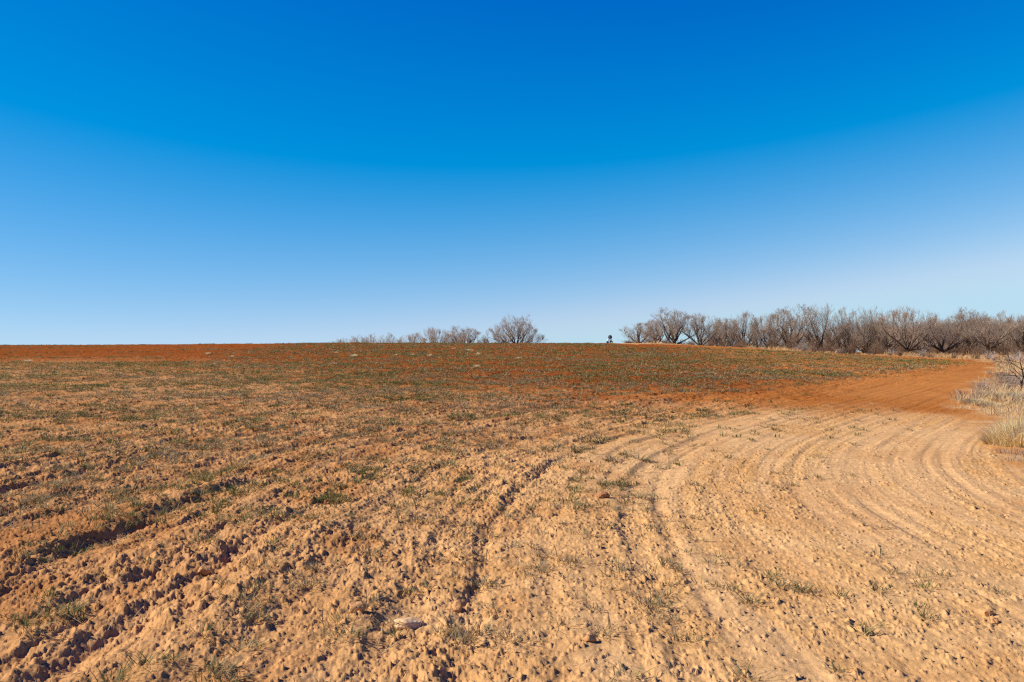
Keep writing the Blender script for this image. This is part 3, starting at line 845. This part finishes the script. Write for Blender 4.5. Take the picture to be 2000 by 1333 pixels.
# pale straw tufts out in the green crop
GSW = 'straw tufts scattered in the far crop'
pix = [(452, 697, 9, 4, 'straw tuft nearest the red bare ground on the left'), (405, 693, 8, 7, 'pale straw tuft on the red bare ground at the left'), (690, 697, 15, 8, 'tallest slanted straw tuft left of centre in the crop'),
       (656, 690, 8, 4, 'small straw tuft up-slope from the slanted one'), (772, 696, 10, 4, 'flat straw patch below the low treetops'), (805, 695, 10, 4, 'flat straw patch below the brush-like treetop'),
       (838, 697, 9, 7, 'straw tuft below the open-crowned crest tree'), (912, 685, 26, 4, 'long flat straw streak just under the crest'), (886, 682, 9, 4, 'short straw streak left of the long flat one'),
       (932, 694, 7, 9, 'upright pale straw stalk tuft left of the lone tree'), (1010, 702, 11, 6, 'straw tuft in the crop below the lone wide tree'), (929, 718, 10, 9, 'lowest straw tuft in the crop near the centre'),
       (650, 712, 22, 4, 'faint wide straw patch in the crop left of centre'), (54, 708, 8, 12, 'thin straw stalks at the border of red and green on the far left')]
for i, (px, row, wd, ht, lb) in enumerate(pix):
    p = at(px, row)
    clump('straw_tuft', px, row, wd, ht, 60+wd*16, .03, [[.66, .48, .24], [.56, .40, .19], [.72, .55, .30]], lb, 'straw tuft', GSW, 40+i, 1.8, .45)

# ------------------------------------------------------------------ rock and big clods
def lump(name, px, row, dims, seed, mat, label, cat, group=None, rz=0.0, sink=.25):
    import bmesh
    from mathutils import Vector, noise as mn
    bm = bmesh.new(); bmesh.ops.create_icosphere(bm, subdivisions=5, radius=1.0)
    nr = np.random.default_rng(seed); pl = [(norm(nr.normal(0, 1, 3)), nr.uniform(.55, .85)) for _ in range(14)]
    for v in bm.verts:
        c = v.co
        for n_, d_ in pl:
            e = c.x*n_[0]+c.y*n_[1]+c.z*n_[2]-d_
            if e > 0: c.x -= n_[0]*e*.85; c.y -= n_[1]*e*.85; c.z -= n_[2]*e*.85
        k = 1+.16*mn.noise(Vector((c.x*1.6+seed, c.y*1.6, c.z*1.6)))+.07*mn.noise(Vector((c.x*5, c.y*5+seed, c.z*5)))+.03*mn.noise(Vector((c.x*14, c.y*14, c.z*14)))
        v.co = Vector((c.x*k*dims[0]/2, c.y*k*dims[1]/2, c.z*k*dims[2]/2))
    me = bpy.data.meshes.new(name); bm.to_mesh(me); bm.free()
    me.polygons.foreach_set('use_smooth', np.ones(len(me.polygons), dtype=bool))
    p = at(px, row); o = link(name, me, mat=mat); o.location = (p[0], p[1], gz1(p[0], p[1])+dims[2]*(.5-sink)); o.rotation_euler.z = rz
    tag(o, label, cat, group); return o
rockm = plain_mat('dusty_pale_rock', (.58, .34, .15), (.66, .45, .25), 9, .8, bump=.006)
clodm = plain_mat('soil_clod', (.46, .225, .085), (.56, .30, .12), 12, .95, bump=.012)
redclod = plain_mat('red_soil_clod', (.32, .135, .055), (.42, .19, .08), 12, .95, bump=.012)
lump('rock', 800, 1212, (.25, .17, .10), 3, rockm, 'pale angular dusty rock lying in the near soil left of centre', 'rock', rz=.2, sink=.35)
GC = 'large soil clods in the near field'
lump('soil_clod', 697, 1196, (.17, .14, .11), 5, clodm, 'upright soil clod with dark hollow side, left of the pale rock', 'soil clod', GC, .4)
lump('soil_clod', 1175, 974, (.20, .16, .12), 7, redclod, 'dark red clod alone on pale soil right of centre', 'soil clod', GC, .1)
lump('soil_clod', 404, 1112, (.16, .14, .11), 9, clodm, 'round clod beside the deep shaded furrow on the left', 'soil clod', GC, 1.1)
lump('soil_clod', 893, 1183, (.14, .12, .12), 13, clodm, 'peaked clod casting black shadow right of the pale rock', 'soil clod', GC, 2.)
lump('soil_clod', 1452, 1092, (.09, .07, .06), 15, clodm, 'small peaked clod on smooth tan soil', 'soil clod', GC, 2.6)
lump('soil_clod', 1928, 1198, (.12, .09, .06), 17, clodm, 'upper clod of a broken cluster at the lower right', 'soil clod', GC, .6)
lump('soil_clod', 1940, 1212, (.10, .07, .05), 19, clodm, 'lower clod of the broken cluster at the lower right', 'soil clod', GC, .9)
lump('soil_clod', 1150, 1252, (.11, .09, .06), 21, clodm, 'flattened clod near the bottom right of centre', 'soil clod', GC, .3)

# ------------------------------------------------------------------ farm machine on the skyline
def lathe(profile, seg, axis='y'):
    V = []; k = len(profile)
    for i in range(seg):
        a = i*2*math.pi/seg
        for (r_, h_) in profile: V.append((r_*math.cos(a), h_, r_*math.sin(a)))
    F_ = [[i*k+j, ((i+1) % seg)*k+j, ((i+1) % seg)*k+j+1, i*k+j+1] for i in range(seg) for j in range(k-1)]
    return np.array(V), np.array(F_)

def boxes(lst):
    Vs, Fs = [], []; off = 0
    for (x0, x1, y0, y1, z0, z1, tp) in lst:
        V = np.array([(x0, y0, z0), (x1, y0, z0), (x1, y1, z0), (x0, y1, z0), (x0+tp, y0+tp, z1), (x1-tp, y0+tp, z1), (x1-tp, y1-tp, z1), (x0+tp, y1-tp, z1)])
        Fs.append(np.array([[0, 3, 2, 1], [4, 5, 6, 7], [0, 1, 5, 4], [1, 2, 6, 5], [2, 3, 7, 6], [3, 0, 4, 7]])+off); Vs.append(V); off += 8
    return np.concatenate(Vs), np.concatenate(Fs)

def machine():
    Y = 135.0; x = (1191-1000)/F_PX*Y; z = gz1(x, Y)
    row671 = CAM_H-(672-EYE_ROW)/F_PX*Y
    lift = row671-z+.10
    t = empty('farm_machine', (x, Y, z))
    s = Y/F_PX            # metres per photo pixel there
    black = plain_mat('black_rubber', (.015, .016, .02), (.03, .03, .035), 8, .6)
    dark = plain_mat('dark_painted_steel', (.045, .05, .06), (.075, .08, .095), 8, .5)
    green = plain_mat('green_paint', (.02, .30, .03), (.04, .42, .05), 5, .4, spec=.5)
    white = plain_mat('white_plastic', (.75, .76, .78), (.82, .83, .84), 5, .5)
    maroon = plain_mat('maroon_paint', (.15, .06, .08), (.20, .08, .10), 5, .6)
    g0 = lift
    def part(nm, V, F_, m, off=(0, 0, 0), par=t, smooth=False):
        o = link(nm, quads_mesh(nm, V, F_, smooth), par, m); o.location = off; return o
    # disc, 7.6 px across, centre 11.6 px above the soil line
    r_ = 3.9*s
    V, F_ = lathe([(.001, -.06), (r_*.22, -.07), (r_*.26, -.03), (r_*.72, -.02), (r_*.78, -.06), (r_*.94, -.07), (r_, -.04), (r_, .05), (r_*.85, .08), (.001, .10)], 40)
    d = part('disc', V, F_, dark, (.7*s, 0, g0+11.7*s), smooth=True)
    V, F_ = lathe([(r_*.30, -.075), (r_*.34, -.10), (r_*.46, -.10), (r_*.50, -.03)], 32); part('ring', V, F_, plain_mat('worn_tan_steel', (.30, .27, .24), (.40, .36, .32), 5, .5), (0, 0, 0), d)
    V, F_ = lathe([(.001, -.12), (r_*.14, -.12), (r_*.16, -.05)], 20); part('hub', V, F_, black, (0, 0, 0), d)
    V, F_ = boxes([(-2.6*s, -1.7*s, -.05, .10, 0, g0+7.5*s, .01), (3.2*s, 4.3*s, -.05, .10, 0, g0+7.3*s, .01), (-2.6*s, 4.3*s, -.08, .12, g0+6.2*s, g0+7.0*s, .01), (.4*s, 1.0*s, .0, .12, g0+6.2*s, g0+9*s, .0)])
    part('frame', V, F_, dark)
    V, F_ = boxes([(-.6*s, 2.9*s, -.2, .4, g0+1.0*s, g0+5.6*s, .03)]); part('engine_housing', V, F_, maroon)
    V, F_ = boxes([(-5.2*s, -3.2*s, -.15, .2, g0+2.8*s, g0+7.2*s, .03), (-1.5*s, -.7*s, -.25, -.21, g0+.5*s, g0+5.5*s, 0)]); part('tank', V, F_, white)
    V, F_ = boxes([(1.6*s, 6.6*s, -.3, .7, g0-1.5*s, g0+2.6*s, .06), (3.2*s, 6.2*s, -.2, .5, g0+2.6*s, g0+3.6*s, .05)]); part('body', V, F_, green)
    V, F_ = boxes([(4.2*s, 5.4*s, -.33, -.3, g0-.1*s, g0+.9*s, .0)]); part('lamp', V, F_, plain_mat('pale_yellow_lens', (.75, .8, .4), (.8, .85, .5), 4, .3))
    for (ox, rr) in ((-5.0, 1.9), (5.6, 1.7)):
        V, F_ = lathe([(.001, -.08), (rr*s*.5, -.09), (rr*s*.55, -.14), (rr*s*.95, -.14), (rr*s, -.08), (rr*s, .08), (rr*s*.9, .13), (.001, .1)], 24)
        part('wheel', V, F_, black, (ox*s, -.1 if ox < 0 else .2, g0+(1.9 if ox < 0 else -.6)*s), smooth=True)
    V, F_ = boxes([(-5.2*s, 5.8*s, -.04, .04, g0+.6*s, g0+1.3*s, .01), (-4.2*s, -3.6*s, -.05, .05, -.1, g0+.8*s, 0), (4.6*s, 5.2*s, -.05, .05, -.1, g0+.8*s, 0)]); part('axle', V, F_, black)
    tag(t, 'round dark disc on a frame above a small green farm machine on the skyline', 'farm machine')
machine()
